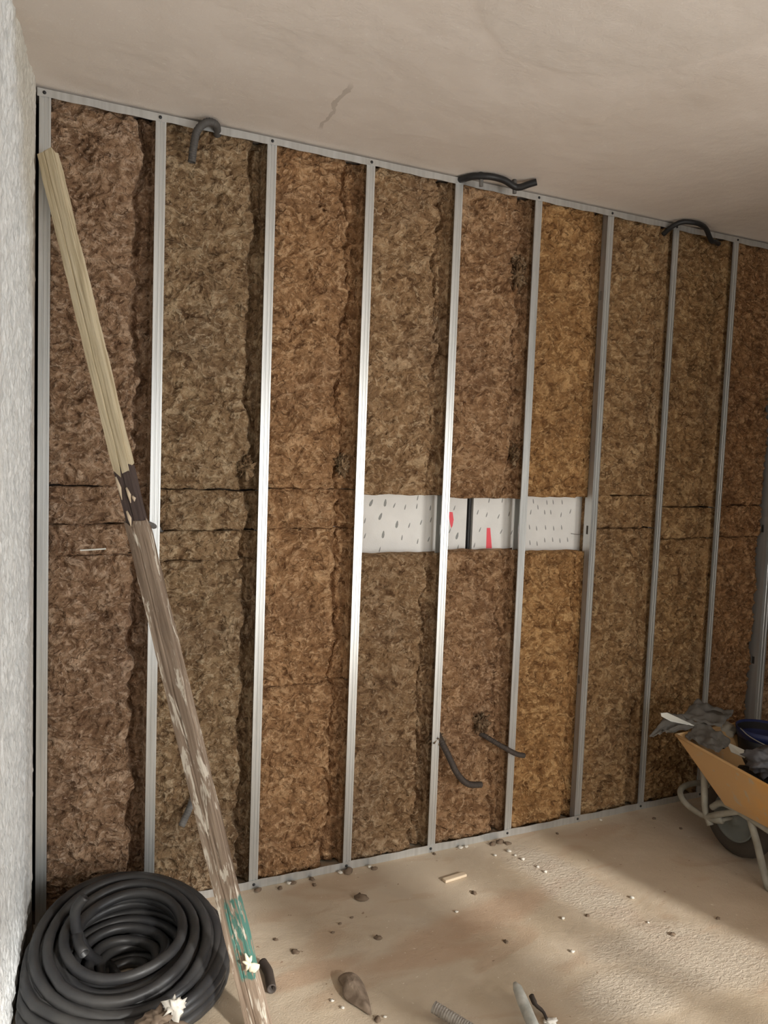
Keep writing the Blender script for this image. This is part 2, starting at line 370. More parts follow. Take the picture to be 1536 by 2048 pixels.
for i in range(13):
    x = sx(i)
    if i > 9: break
    e = empty('metal_stud', (x, 0, 0)); tag(e, stud_look[i], 'metal stud', 'studs of the partition frame')
    if proto is None:
        b = stud_mesh().build('profile', M_steel, None); proto = b.data; bpy.data.objects.remove(b)
        b = stud_mesh(left=True).build('profile', M_steel, None); protoL = b.data; bpy.data.objects.remove(b)
        s_ = MB()
        s_.tube([(0, -.0052, 0), (0, -.003, 0), (0, 0, 0)], [.0035, .0058, .006], 10); sb = s_.build('screw', M_screw, None, True); pscrew = sb.data; bpy.data.objects.remove(sb)
    o = bpy.data.objects.new('profile', protoL if i in (6, 9) else proto); COL.objects.link(o); o.parent = e
    if i == 9: o.scale = (1.6, 1.3, 1)
    for z in (.018, 2.879):
        o = bpy.data.objects.new('screw', pscrew); COL.objects.link(o); o.parent = e; o.location = (random.uniform(-.004, .006), -.0012, z)
def track(name, z0, z1, zb, label):
    m = MB(); n = 150; yf = lambda x: -.0025+.0006*math.sin(x*5)
    xs = [.006+(XR-.012)*i/n for i in range(n+1)]
    vs = []
    for i, x in enumerate(xs):
        w_ = .0014*math.sin(i*1.7)+.001*math.sin(i*.6)
        vs += [(x, yf(x), z0+w_), (x, yf(x), z1), (x, yf(x)+.0011, z1), (x, yf(x)+.0011, z0+w_)]
    fs = [(4*i+j, 4*i+(j+1) % 4, 4*i+4+(j+1) % 4, 4*i+4+j) for i in range(n) for j in range(4)]+[(0, 1, 2, 3), (4*n, 4*n+1, 4*n+2, 4*n+3)]
    m.add(vs, fs); m.box(.006, XR-.006, -.0014, .054, zb-.0006, zb+.0006)
    o = m.build(name, M_steel); return tag(o, label, 'metal track')
track('ceiling_track', 2.865, 2.8915, 2.8910, 'long galvanised steel track fixed along the ceiling above the studs')
track('floor_track', .034, .001, .0007, 'long galvanised steel track on the floor under the studs')

# ------------------------------------------------------------------ mineral wool batts
TINT = {0: (.86, .83, .86), 1: (.86, .88, .84), 2: (1.08, .95, .80), 3: (.95, .93, .86), 4: (1.04, .94, .84), 5: (1.12, .96, .68), 6: (.98, .92, .76), 7: (1.0, .92, .72), 8: (.95, .78, .60), 9: (.9, .8, .7)}
GAP = {0: .062, 1: .050, 2: .072, 3: .064, 4: .066, 5: .052, 6: .058, 7: .066, 8: .03, 9: .03}
def batt(i, z0, z1, label, seed, dy=0, tint=1.0, gap=None, tuft=()):
    x0 = sx(i)+(HW+.0006 if i not in (6, 9) else .002); x1 = sx(i+1)+(HW-.0025 if i+1 not in (6, 9) else -HW*(1.6 if i == 8 else 1)-.001)
    st = .0042 if i < 7 else .0052
    nu = int((x1-x0)/st)+1; nv = max(8, int((z1-z0)/.0048)+1)
    xs = np.linspace(x0, x1, nu); zs = np.linspace(z0, z1, nv); X, Z = np.meshgrid(xs, zs)
    s = seed*3.7
    # crumpled folds: warped ridged noise
    wx = fbm(X*8+s, Z*6-s, seed, 2)*.045; wz = fbm(X*8-s, Z*6+s, seed+3, 2)*.045
    a = pn((X+wx)*13+s, (Z+wz)*22, seed+1); b = pn((X-wz)*30, (Z+wx)*44+s, seed+2)
    rid = 1-np.abs(a)*2.2; rid2 = 1-np.abs(b)*2.0
    big = fbm(X*4+s, Z*3, seed+5, 2)
    d = .011*rid+.009*rid2+.010*big+.0016*pn(X*150, Z*170, seed+7)
    front = .034+dy-d
    g = (GAP[i] if gap is None else gap)
    e = sx(i+1)-HW-g*(1+.45*fbm(zs*5+s, zs*0+seed, seed+4, 3)+.16*pn(zs*30, zs*0+3.3, seed+8))
    for (tz, th, tw) in tuft: e = e+np.exp(-((zs-tz)/th)**2)*tw
    e = e[:, None]
    t = np.clip((X-e)/.007, 0, 1); t = t*t*(3-2*t)
    crev = np.exp(-((X-e-.013)/.011)**2)*.03
    rec = .074+crev-.008*rid-.008*rid2-.012*fbm(X*34, Z*9+s, seed+6, 2)
    yv = front*(1-t)+rec*t
    yv += .010*np.exp(-np.clip(e-X, 0, 1)/.008)*(1-t)                       # rounded right edge
    yv += .012*np.exp(-(Z-z0)/.007)+.012*np.exp(-(z1-Z)/.007)               # rounded top and bottom
    yv += .004*np.exp(-np.clip(X-x0, 0, 1)/.008)
    Zd = Z+.005*pn(X*14+s, Z*3, seed+9)*(np.exp(-(Z-z0)/.05)+np.exp(-(z1-Z)/.05))
    yv = np.clip(yv, .004, .092)
    k9 = 1.3 if i+1 == 9 else 1
    yv = np.where((X > sx(i+1)-HW-.004), np.maximum(np.minimum(yv, .034), .012), yv)
    if i in (6, 9): yv = np.where(X < sx(i)+HW*(1.6 if i == 9 else 1)+.002, np.maximum(yv, .067 if i == 9 else .053), yv)
    V = np.stack([X, yv, Zd], -1).reshape(-1, 3)
    def back(bk): bk[:, 1] = .0965; return bk
    o = grid_mesh('insulation_batt', V, nu, nv, M_wool, back)
    T = TINT[i]; o.color = (T[0]*tint, T[1]*tint, T[2]*tint, 1)
    tag(o, label, 'insulation', 'mineral wool batts between the studs'); return o
BAY = ['between the left wall and the second stud', 'between the second and third studs', 'between the third and fourth studs', 'between the fourth and fifth studs', 'between the fifth and sixth studs',
       'between the sixth and seventh studs', 'between the seventh and eighth studs', 'between the eighth and ninth studs', 'between the last two studs on the right']
Bx = [(0, .010, 1.340, 'lower brown wool batt behind the coil,'), (0, 1.342, 1.452, 'narrow strip of wool below another strip,'), (0, 1.455, 1.585, 'narrow strip of wool under the upper batt,'), (0, 1.588, 2.888, 'tall upper greyish wool batt behind pale timber,'),
      (1, .010, 1.312, 'tall lower wool batt crossed by the timber,'), (1, 1.315, 1.425, 'pale strip of wool with curling fibres, lower of two,'), (1, 1.428, 1.578, 'strip of wool above the pale strip,'), (1, 1.582, 2.888, 'upper olive brown wool batt,'),
      (2, .010, .800, 'low orange brown wool batt touching the floor track,'), (2, .803, 1.430, 'middle reddish wool batt,'), (2, 1.433, 1.590, 'short strip of wool left of the foam opening,'), (2, 1.593, 2.888, 'upper orange brown wool batt,'),
      (3, .010, 1.322, 'lower wool batt under the widest foam board,'), (3, 1.572, 2.888, 'upper wool batt over the widest foam board,'),
      (4, .010, 1.330, 'lower wool batt with two dark conduits,'), (4, 1.562, 2.888, 'upper wool batt over the red marks,'),
      (5, .010, 1.318, 'lower orange wool batt under the foam,'), (5, 1.572, 2.888, 'upper golden orange wool batt over the foam,'),
      (6, .010, 1.425, 'lower brown wool batt right of the foam opening,'), (6, 1.428, 1.585, 'short strip of wool right of the foam opening,'), (6, 1.588, 2.888, 'upper brown wool batt right of the foam opening,'),
      (7, .010, 1.370, 'lower dark brown wool batt by the barrow,'), (7, 1.373, 1.530, 'short dark strip of wool,'), (7, 1.533, 2.888, 'upper wool batt beneath the arched conduit,'),
      (8, .010, 1.375, 'dark reddish lower wool batt behind the barrow,'), (8, 1.378, 1.542, 'dark reddish strip of wool,'), (8, 1.545, 2.888, 'dark reddish upper wool batt,')]
for j, (i, a, b, l) in enumerate(Bx):
    tf = ()
    batt(i, a, b, l+' '+BAY[i], j*5+3, dy=RNG.uniform(-.005, .006), tint=RNG.uniform(.93, 1.07), tuft=tf)
batt(9, .010, 2.888, 'wool batt beyond the last stud at the right picture edge', 401)
# loose tufts hanging out of the joints
for x, z, rx, rz, l in ((1.915, 2.60, .030, .022, 'small grey brown tuft of wool high on the sixth stud'), (1.925, 2.54, .024, .045, 'hanging clump of wool just below the high tuft at the sixth stud'), (.738, 1.665, .026, .034, 'tuft of wool beside the third stud above the strips'),
                     (1.128, 1.69, .026, .034, 'tuft of wool left of the fourth stud above the foam level'), (1.945, 1.76, .016, .032, 'thin tuft of wool left of the sixth stud above the foam'), (1.84, .55, .028, .035, 'torn tuft of wool over the short conduit stub'), (1.615, .50, .030, .022, 'torn tuft of wool where the long conduit comes out')):
    o = lump('wool_tuft', (x, .022, z), (rx, .022, rz), M_wool, int(z*31), .9, 2.6, flat=-1, sub=4); o.color = (.72, .72, .68, 1)
    tag(o, l, 'insulation', 'loose tufts of wool')

# ------------------------------------------------------------------ foam boards behind the wool
RV = lambda u, v_: fw*FPX + (r2*(u-768)) - u2*(v_-1024)
def onY(u, v_, y): d = RV(u, v_); return CAM+d*((y-CAM.y)/d.y)
def board(x0, x1, ticks, label, reds=()):
    e = empty('foam_board', ((x0+x1)/2, .0985, 1.25)); tag(e, label, 'foam board', 'white foam boards in the opening')
    m = MB()
    for a, b, s in ticks:
        p = onY(700+.3385*a, 960+.3385*b, .0985); w_, h_ = (.0062, .017) if s == 1 else (.0028, .0125)
        an = random.uniform(.1, .45) if s < 2 else -.2; n = 8; vs = []
        for yy in (.0982, .0988):
            for q in range(n):
                t = 2*math.pi*q/n; dx = math.cos(t)*w_*(1-.35*math.sin(t)); dz = math.sin(t)*h_
                vs.append((p.x+dx*math.cos(an)+dz*math.sin(an), yy, p.z-dx*math.sin(an)+dz*math.cos(an)))
        m.add(vs, [tuple(range(n)), tuple(range(n, 2*n))]+[(q, (q+1) % n, (q+1) % n+n, q+n) for q in range(n)])
    nm = len(m.f); m.box(x0, x1, .0985, .142, 1.25, 1.65); bo = m.build('board', M_mark, e); bo.data.materials.append(M_foam)
    for p_ in bo.data.polygons:
        if p_.index >= nm: p_.material_index = 1
    for poly in reds:
        P = [onY(700+.3385*a, 960+.3385*b, .0985) for a, b in poly]; n = len(P)
        MB().add([(p.x, yy, p.z) for yy in (.0978, .0988) for p in P], [tuple(range(n)), tuple(range(n, 2*n))]+[(q, (q+1) % n, (q+1) % n+n, q+n) for q in range(n)]).build('red_mark', M_red, e)
gapL, gapR = onY(700+.3385*688, 1040, .0985).x, onY(700+.3385*726, 1040, .0985).x
T3 = [(125, 135, 1), (208, 135, 1), (262, 150, 0), (326, 160, 0), (395, 155, 0), (475, 165, 0), (88, 240, 0), (180, 215, 1), (277, 262, 1), (350, 268, 0), (420, 250, 0), (478, 235, 0), (88, 330, 0), (196, 322, 1), (307, 340, 0), (400, 362, 0), (465, 350, 0), (176, 410, 0), (400, 105, 0),
      (617, 165, 0), (633, 330, 1), (638, 398, 0), (590, 300, 0), (575, 405, 0)]
T5 = [(822, 120, 0), (755, 190, 0), (808, 205, 0), (878, 215, 0), (768, 293, 0), (735, 385, 0), (893, 305, 0), (900, 120, 0), (940, 200, 0), (955, 310, 0),
      (1083, 125, 2), (1163, 132, 2), (1200, 130, 2), (1253, 130, 2), (1110, 160, 2), (1068, 190, 0), (1150, 190, 2), (1186, 190, 2), (1302, 185, 0), (1247, 205, 0), (1060, 278, 2), (1102, 285, 2), (1155, 280, 2), (1203, 285, 2), (1250, 280, 2), (1063, 370, 2), (1105, 375, 2), (1150, 355, 2), (1197, 352, 2), (1240, 358, 2), (1285, 352, 2)]
board(1.12, gapL, T3, 'white foam board with grey tick marks and a red blob, left of the dark gap', [[(583, 188), (606, 190), (612, 235), (606, 270), (598, 286), (592, 262), (586, 225)]])
board(gapR, 2.46, T5, 'white foam board with rows of marks and a red stripe, right of the dark gap', [[(808, 283), (828, 283), (838, 404), (804, 404)]])
o = MB().tube([(gapL*.42+gapR*.58, .112, z) for z in (1.0, 1.3, 1.6, 1.8)], .009, 12).build('dark_gap_strip', M_black, smooth=True)  # added black strip, there to keep the gap between the boards dark
tag(o, 'added black strip darkening the gap between the two foam boards', 'dark strip')
o = MB().tube(catmull([onY(1142, 1067, .09), onY(1155, 1069, .085), onY(1165, 1068, .075), onY(1173, 1066, .06)], 5), .0015, 6).build('thin_wire', M_dust, smooth=True)
tag(o, 'thin grey wire running from the foam to the seventh stud', 'wire')

# ------------------------------------------------------------------ conduits
def conduit(pts, r, m, label, name='conduit', n=8, ribs=False, group='cut conduit ends in the wall'):
    P = catmull(pts, n)
    if ribs:
        Q = []; R_ = []; L = 0
        for a, b in zip(P[:-1], P[1:]):
            c_ = max(2, int((b-a).length/.0022))
            for q in range(c_): Q.append(a.lerp(b, q/c_)); R_.append(r*(1+.07*math.sin(len(Q)*1.9)))
        P, r = Q, R_
    o = MB().tube(P, r, 14, hollow=True).build(name, m, smooth=True)
    return tag(o, label, 'conduit', group)
conduit([(.60, .02, 2.87), (.585, -.028, 2.882), (.55, -.045, 2.878), (.518, -.042, 2.845), (.507, -.034, 2.79), (.502, -.030, 2.735)], .0135, M_hook, 'dusty grey conduit hooked over the ceiling track, hanging down beside the second stud', ribs=True)
e = empty('conduit', (1.72, -.05, 2.88)); tag(e, 'black wavy conduit clipped under the ceiling above the fifth stud', 'conduit')
MB().tube(catmull([(1.600, .006, 2.884), (1.625, -.055, 2.884), (1.66, -.085, 2.883), (1.70, -.098, 2.883), (1.76, -.092, 2.882), (1.81, -.085, 2.870), (1.833, -.095, 2.867), (1.86, -.12, 2.876), (1.885, -.140, 2.884)], 8), .0135, 14, hollow=True).build('tube', M_rubb, e, True)
for x, y in ((1.655, -.075), (1.818, -.075)):
    MB().tube([(x, y, 2.90), (x+.002, y-.002, 2.87), (x+.004, y, 2.845)], [.010, .009, .0085], 8).build('clip', M_dust, e, True)
conduit([(2.735, .02, 2.84), (2.745, -.03, 2.868), (2.775, -.060, 2.884), (2.82, -.078, 2.884), (2.87, -.075, 2.884), (2.93, -.055, 2.878), (2.975, -.038, 2.850), (3.005, -.026, 2.838), (3.04, -.012, 2.843), (3.10, .02, 2.85)], .0115, M_rubb, 'black conduit arching over the ceiling track between the eighth and ninth studs')
conduit([(1.62, .05, .545), (1.628, .005, .50), (1.650, -.03, .44), (1.685, -.05, .365), (1.735, -.06, .315), (1.808, -.06, .300)], .0135, M_brownrub, 'long brown drooping conduit end between the fifth and sixth studs', ribs=True)
conduit([(1.83, .06, .505), (1.875, .01, .478), (1.93, -.035, .445), (1.985, -.055, .415), (2.030, -.06, .402)], .0115, M_brownrub, 'short dark conduit end crossing in front of the sixth stud', ribs=True)
conduit([(.585, .05, .44), (.565, .02, .41), (.54, -.01, .37), (.508, -.03, .317)], .0130, M_dust, 'short dusty conduit end behind the leaning timber, low in the wool', ribs=True)
conduit([(.43, .05, 1.425), (.41, .02, 1.440), (.385, -.012, 1.453), (.372, -.02, 1.458)], .010, M_dust, 'small grey conduit nub poking past the second stud at mid height', n=4)
# twig-like staple in the joint of the first bay
o = MB().tube([(.150, .012, 1.362), (.19, .008, 1.364), (.235, .012, 1.366)], .003, 6).build('metal_pin', M_white); tag(o, 'short pale pin lying in the wool joint left of the timber', 'pin')

# ------------------------------------------------------------------ leaning timber
T0 = Vector((.040, -.050, 2.66)); B0 = Vector((.622, -.780, .0)); ax = (T0-B0); LEN = ax.length; ax.normalize()
xd = Vector((1, 0, 0)); xd = (Matrix.Rotation(math.radians(-38), 3, ax) @ (xd-ax*xd.dot(ax)).normalized()); yd = ax.cross(xd)
TE = empty('leaning_timber', B0); tag(TE, 'long paint-splashed timber leaning from the floor beside the coil up to the first stud', 'timber')
TE.rotation_mode = 'QUATERNION'
TE.rotation_quaternion = Matrix((xd, yd, ax)).transposed().to_quaternion()
def timber(name, a, b, w, d, m, ja=0, jb=0, seed=0, wob=.0015, groove=.003):
    prof = [(-w, -d), (-w*.15, -d), (-w*.05, -d+groove), (w*.08, -d), (w, -d), (w, -d*.1), (w-groove, 0), (w, d*.12), (w, d), (-w, d), (-w, d*.2), (-w, -d*.2)]
    n = max(6, int((b-a)/.02)); N = len(prof); vs = []
    for i in range(n+1):
        z = a+(b-a)*i/n
        for j, (x, y) in enumerate(prof):
            q = np.array([z*9+j*1.7+seed]), np.array([j*.9+seed])
            k_ = float(fbm(*q, 3, 2)[0])*wob
            dz = 0
            if i == 0: dz = ja*math.sin(j*2.3+seed)
            if i == n: dz = jb*math.sin(j*2.9+seed)
            vs.append((x+k_, y+k_*.7, z+dz))
    fs = [(i*N+j, i*N+(j+1) % N, (i+1)*N+(j+1) % N, (i+1)*N+j) for i in range(n) for j in range(N)]+[tuple(range(N)), tuple(range(n*N, (n+1)*N))]
    me = MB().add(vs, fs); o = me.build(name, m, None); o.parent = TE; return o
def tv(v_):   # position along the timber of the point seen at image height v_
    lo, hi = 0, LEN
    for _ in range(40):
        mid = (lo+hi)/2; p = B0+ax*mid-CAM; vv_ = 1024-FPX*p.dot(u2)/p.dot(fw)
        if vv_ > v_: lo = mid
        else: hi = mid
    return lo
za, zb = tv(1048), tv(940)
timber('lower_section', .0, za, .031, .022, M_old, 0, .020, 1)['label'] = 'old weathered length splashed with white and teal paint'
timber('dark_section', za-.03, zb+.01, .027, .018, M_darkw, 0, .0, 2)['label'] = 'dark length in the middle'  # middle length in a darker wood colour than the others
timber('upper_section', zb, LEN+.01, .027, .020, M_pale, .030, .004, 3)['label'] = 'clean pale length'
for (a, x, y, l) in ((zb-.055, -.022, -.018, .075), (zb-.085, .005, -.019, .05), (zb-.10, .018, -.018, .018), (za+.02, -.012, -.02, .05)):
    m = MB(); m.tube([(x, y, a-l*.5), (x+.003, y-.002, a), (x-.002, y, a+l*.5)], [.001, .006, .003], 6); o = m.build('splinter', M_splin, None, True); o.parent = TE
# cream blob stuck on the timber
e = empty('cream_foam_blob', (.625, -.66, .16)); tag(e, 'cream blob of hardened foam stuck to the lower end of the timber', 'foam blob')
def flat_disc(c, r, m, parent, name, seed):
    o = lump(name, c, r, m, seed, .25, 1.2, parent, 3, flat=-1); return o
bp = onY(508, 1936, -.765)
flat_disc(bp, (.016, .008, .015), M_cream, e, 'round_cap', 3)
bp2 = onY(497, 1925, -.758)
m = MB()
for q, (an, ln) in enumerate(((1.9, .034), (1.2, .022), (2.7, .020), (4.4, .024), (5.3, .015))):
    m.tube([bp2, bp2+Vector((math.cos(an)*ln*.5, -.004, math.sin(an)*ln*.5)), bp2+Vector((math.cos(an)*ln, -.002, math.sin(an)*ln))], [.008, .006, .002], 7)
m.build('ragged_edge', M_cream, e, True)

# ------------------------------------------------------------------ coil of black pipe
turns = [(.050, .018, 0), (.082, .018, 0), (.115, .018, 0), (.150, .018, 0), (.19, .018, .0), (.235, .018, .0), (.272, .018, 0), (.308, .020, 0), (.326, .048, .02), (.29, .052, .02), (.25, .052, .03), (.21, .054, .03), (.165, .056, .03), (.125, .056, .04), (.088, .052, .04), (.110, .084, .05), (.155, .090, .05), (.195, .090, .05), (.24, .088, .06), (.285, .084, .07), (.318, .080, .06), (.302, .112, .12),
         (.268, .120, .13), (.225, .112, .12), (.18, .122, .14), (.21, .128, .18), (.250, .128, .20), (.288, .118, .20), (.272, .146, .24), (.232, .160, .22), (.186, .172, .20), (.142, .180, .18)]
CC = (.280, -.378)
P = [(.154, -.36, .305), (.128, -.362, .272), (.126, -.362, .23), (.134, -.36, .186), (.165, -.355, .11), (.215, -.33, .045)]
P = catmull(P, 6)
pts = []; n = 40; offs = [(RNG.uniform(-.012, .012), RNG.uniform(-.009, .009)) for _ in turns]; offs[-1] = (.0, .0)
START = math.radians(215)
for ti in range(len(turns)-1):
    for q in range(n):
        t = q/n; s_ = t*t*(3-2*t)*.5+t*.5
        r = turns[ti][0]*(1-s_)+turns[ti+1][0]*s_; z = turns[ti][1]*(1-s_)+turns[ti+1][1]*s_; tl = turns[ti][2]*(1-s_)+turns[ti+1][2]*s_
        ox = offs[ti][0]*(1-s_)+offs[ti+1][0]*s_; oy = offs[ti][1]*(1-s_)+offs[ti+1][1]*s_
        an = START+2*math.pi*t
        r += .004*math.sin(an*2+ti*1.3)
        x = CC[0]+ox+math.cos(an)*r; y = CC[1]+oy+math.sin(an)*r
        z = max(.018, z+tl*math.sin(an)*r+.004*math.sin(an*3+ti))
        pts.append(Vector((max(x, .118*y+.030), min(y, -.024), z)))
pts = P+catmull([P[-1], (.235, -.30, .02)], 4)[1:-1]+pts[6:]
o = MB().tube(pts, .0165, 14, hollow=True).build('pipe_coil', M_rub, smooth=True)
tag(o, 'large coil of thick black plastic pipe on the floor in the left corner', 'pipe coil')

# crumpled paper and rag in front of the coil
o = lump('crumpled_paper', (.372, -.735, .135), (.024, .02, .032), M_paper, 4, 1.1, 2.6, sub=3); tag(o, 'crumpled white paper scrap in front of the coil at the bottom edge', 'paper')
o = lump('brown_rag', (.325, -.735, .118), (.042, .03, .018), M_brownrag, 6, .9, 2.6, sub=3); tag(o, 'brown rag scrap beside the white paper in front of the coil', 'rag')
o = lump('cardboard_box', (.35, -.76, .05), (.07, .035, .06), M_brownrag, 9, .3, 1.5, sub=3); tag(o, 'brown crumpled bundle under the white paper, mostly below the picture edge', 'bundle')

# ------------------------------------------------------------------ things lying on the floor
g = 'loose ends lying on the floor'
conduit([(.708, -.470, .017), (.712, -.52, .018), (.705, -.57, .017), (.700, -.605, .017)], .0155, M_brownrub, 'short dark pipe offcut on the floor right of the timber foot', 'pipe_offcut', ribs=False, group=g)
conduit([(1.131, -.896, .040), (1.175, -.965, .030), (1.225, -1.045, .021)], .0175, M_rod, 'grey corrugated tube end at the bottom edge, left of the smooth one', 'tube_end', ribs=True, group=g)
o = MB().tube([(1.402, -.930, .072), (1.404, -.945, .062), (1.398, -.985, .046), (1.385, -1.05, .030), (1.37, -1.12, .020)], [.005, .015, .018, .018, .018], 14).build('tube_end', M_rod2, smooth=True)
tag(o, 'smooth pale grey rod with a pointed end at the bottom edge', 'tube', g)
o = MB().tube(catmull([(1.452, -.955, .030), (1.448, -.985, .022), (1.458, -1.01, .014), (1.452, -1.04, .009)], 4), [.009]*4+[.006]*4+[.005]*5, 8).build('bent_clip', M_brownrub, smooth=True)
tag(o, 'small dark bent clip on the floor beside the pale rod', 'clip')
o = lump('bent_clip_foot', (1.462, -1.045, .006), (.022, .014, .007), M_paper, 3, .6, 2); o.name = 'plaster_chip'; tag(o, 'white plaster chip under the dark clip', 'chip')
# crumpled leaf-like scrap
m = MB(); S = [(.905, -.622, .012), (.945, -.615, .030), (.985, -.640, .028), (.992, -.70, .010), (.968, -.80, .004), (.955, -.835, .003), (.935, -.775, .010), (.905, -.735, .006), (.902, -.690, .020), (.925, -.665, .030)]
c0 = Vector((.945, -.69, .052)); n = len(S)
m.add([c0]+S+[(p[0]*.985+.014, p[1]*.985-.01, .002) for p in S], [(0, 1+q, 1+(q+1) % n) for q in range(n)]+[(1+q, 1+n+q, 1+n+(q+1) % n, 1+(q+1) % n) for q in range(n)]+[tuple(range(n+1, 2*n+1))])
o = m.build('torn_scrap', M_brownrag); sm = o.modifiers.new('s', 'SUBSURF'); sm.levels = sm.render_levels = 2
tag(o, 'torn dark brown scrap folded on the floor in the foreground', 'scrap')
o = MB().box(-.055, .055, -.013, .013, 0, .012).build('wood_peg', M_splin, bevel=.004); o.location = (1.59, -.225, .0005); o.rotation_euler = (0, 0, .12)
tag(o, 'pale wooden peg lying on the floor before the fifth stud', 'wood offcut')
# crumbs: each its own small object
def onZ(u, v_): d = RV(u, v_); return CAM+d*((0-CAM.z)/d.z)
crumb = lump('wool_crumb', (0, 0, 0), (.012, .009, .005), M_crumb, 2, .7, 1.8, sub=2, flat=-1).data; chip = lump('chip', (0, 0, 0), (.008, .006, .004), M_chalk, 5, .7, 1.8, sub=2, flat=-1).data
for o in [o for o in COL.objects if o.data in (crumb, chip)]: bpy.data.objects.remove(o)
spots = [(513, 1775, 1.3), (560, 1777, 1), (585, 1764, 1.1), (622, 1757, 1.1), (629, 1771, .9), (695, 1742, 1.9), (749, 1738, 1.2), (686, 1735, .9), (724, 1798, 2.2), (948, 1787, 1.1), (590, 1905, 1.2), (757, 1877, 1.2), (680, 1848, .6), (703, 1836, .6), (985, 1689, 1.5), (1000, 1685, 1.7), (1015, 1688, 1.3), (860, 1700, .8), (1115, 1668, .7), (1012, 1884, .8), (1175, 1832, .8), (665, 1866, .6), (552, 1880, .7), (1013, 1886, .6), (1436, 1838, .8), (1345, 1870, 1.0), (755, 2040, 1.1), (1308, 1638, 1.0), (1362, 1658, .8)]
white = [(913, 1825, .9), (680, 1746, 1.3), (738, 1734, 1.1), (920, 1696, 1.4), (932, 1694, 1.2), (1018, 1704, 1.3), (990, 1712, 1.0), (1264, 1797, 1.1), (1201, 1641, 1.0), (1145, 1905, 1.0), (664, 2003, .8), (685, 2017, .8), (770, 2035, .7), (1045, 1720, 1.2), (1090, 1745, 1.1), (1075, 1735, 1.0), (1030, 1712, .9), (572, 1758, 1.2), (1126, 1838, 1.0), (1296, 1846, .7), (1265, 1795, .6)]
OWN = {(724, 1798): 'largest brown crumb, alone on the floor before the fourth stud', (695, 1742): 'dark crumb against the floor track at the foot of the fourth stud', (757, 1877): 'brown crumb on the open floor above the torn scrap',
       (1000, 1685): 'middle dark crumb of three at the foot of the sixth stud', (985, 1689): 'left dark crumb of three at the foot of the sixth stud', (1015, 1688): 'right dark crumb of three at the foot of the sixth stud',
       (948, 1787): 'small dark crumb just below the pale wooden peg', (590, 1905): 'brown crumb right of the teal paint on the timber', (755, 2040): 'dark crumb just below the torn scrap', (1345, 1870): 'dark crumb lying in the bright sun patch',
       (913, 1825): 'white chip below the pale wooden peg', (1264, 1797): 'lone white chip at the edge of the sun patch', (1145, 1905): 'white chip above the pale grey rod'}
for lst, me, nm, lb, gr, ca in ((spots, crumb, 'wool_crumb', 'small dark brown crumb of wool lying on the dusty floor', 'dark crumbs on the floor', 'crumb'), (white, chip, 'plaster_chip', 'tiny white chip of plaster lying on the dusty floor', 'white chips on the floor', 'chip')):
    for u, v_, s_ in lst:
        own = OWN.get((u, v_))
        p = onZ(u, v_); o = bpy.data.objects.new(nm, me); COL.objects.link(o); o.location = (p.x, min(p.y, -.02), .0035*s_); o.scale = (s_, s_, s_); o.rotation_euler = (0, 0, random.uniform(0, 6)); tag(o, own or lb, ca, gr)

# ------------------------------------------------------------------ wheelbarrow
E = empty('wheelbarrow', (2.95, -.75, 0)); tag(E, 'ochre wheelbarrow on a grey tubular frame, loaded with rubbish, at the right edge', 'wheelbarrow')
hx = Vector((math.sin(math.radians(4)), -math.cos(math.radians(4)), 0))   # backwards along the barrow
# tray: rim loop and floor loop, walls with thickness
rim = [(2.655, -.335, .520), (3.16, -.30, .515), (3.40, -1.10, .49), (3.30, -1.36, .49), (2.72, -1.38, .49), (2.60, -1.10, .49)]
bot = [(2.745, -.545, .270), (3.02, -.53, .270), (3.10, -1.05, .262), (3.08, -1.12, .262), (2.80, -1.12, .262), (2.755, -1.05, .262)]
vs = rim+bot; n = 6; cen = Vector((2.94, -.85, .6))
inner = [Vector(p)+(cen-Vector(p)).normalized()*.006 for p in vs]
m = MB(); m.add(vs+inner, [(q, (q+1) % n, (q+1) % n+n, q+n) for q in range(n)]+[tuple(range(n, 2*n))]+[(12+q, 12+(q+1) % n, 12+(q+1) % n+n, 12+q+n) for q in range(n)]+[tuple(range(12+n, 12+2*n))]+[(q, (q+1) % n, 12+(q+1) % n, 12+q) for q in range(n)])
m.build('tray', M_yel, E, bevel=.004)
m = MB(); L = [Vector(p) for p in rim]+[Vector(rim[0])]; Q = []
for a, b in zip(L[:-1], L[1:]):
    for q in range(6): Q.append(a.lerp(b, q/6))
Q.append(L[-1]); m.tube(Q, .0065, 8); m.build('rolled_rim', M_yel, E, True)
def tb(name, pts, r, k_=6): return MB().tube(catmull(pts, k_), r, 12).build(name, M_tube, E, True)
hubL = Vector((2.795, -.505, .178)); hubR = Vector((2.995, -.50, .178))
tb('bumper_hoop', [(2.775, -.60, .262), (2.770, -.50, .205), (2.775, -.42, .160), (2.775, -.32, .165), (2.785, -.262, .192), (2.83, -.235, .21), (2.93, -.225, .21), (3.00, -.26, .195), (3.02, -.34, .17), (3.02, -.50, .205), (3.02, -.60, .262)], .0135)
tb('frame_rail', [(2.775, -.455, .215), (2.775, -.50, .255), (2.775, -.56, .262), (2.775, -.68, .252), (2.765, -.9, .25), (2.74, -1.3, .36), (2.70, -1.75, .50)], .0145)
tb('frame_rail', [(3.02, -.455, .215), (3.02, -.50, .255), (3.03, -.56, .262), (3.03, -.68, .252), (3.05, -.9, .25), (3.10, -1.3, .36), (3.16, -1.75, .50)], .0145)
tb('front_strut', [(2.775, -.395, .375), (2.775, -.405, .30), (2.775, -.42, .19), (2.778, -.45, .13)], .0150)
tb('front_strut', [(3.02, -.385, .375), (3.02, -.395, .30), (3.02, -.42, .19), (3.02, -.45, .13)], .0140)
tb('axle_bracket', [(2.778, -.43, .16), (2.782, -.47, .165), (2.786, -.505, .178)], .017)
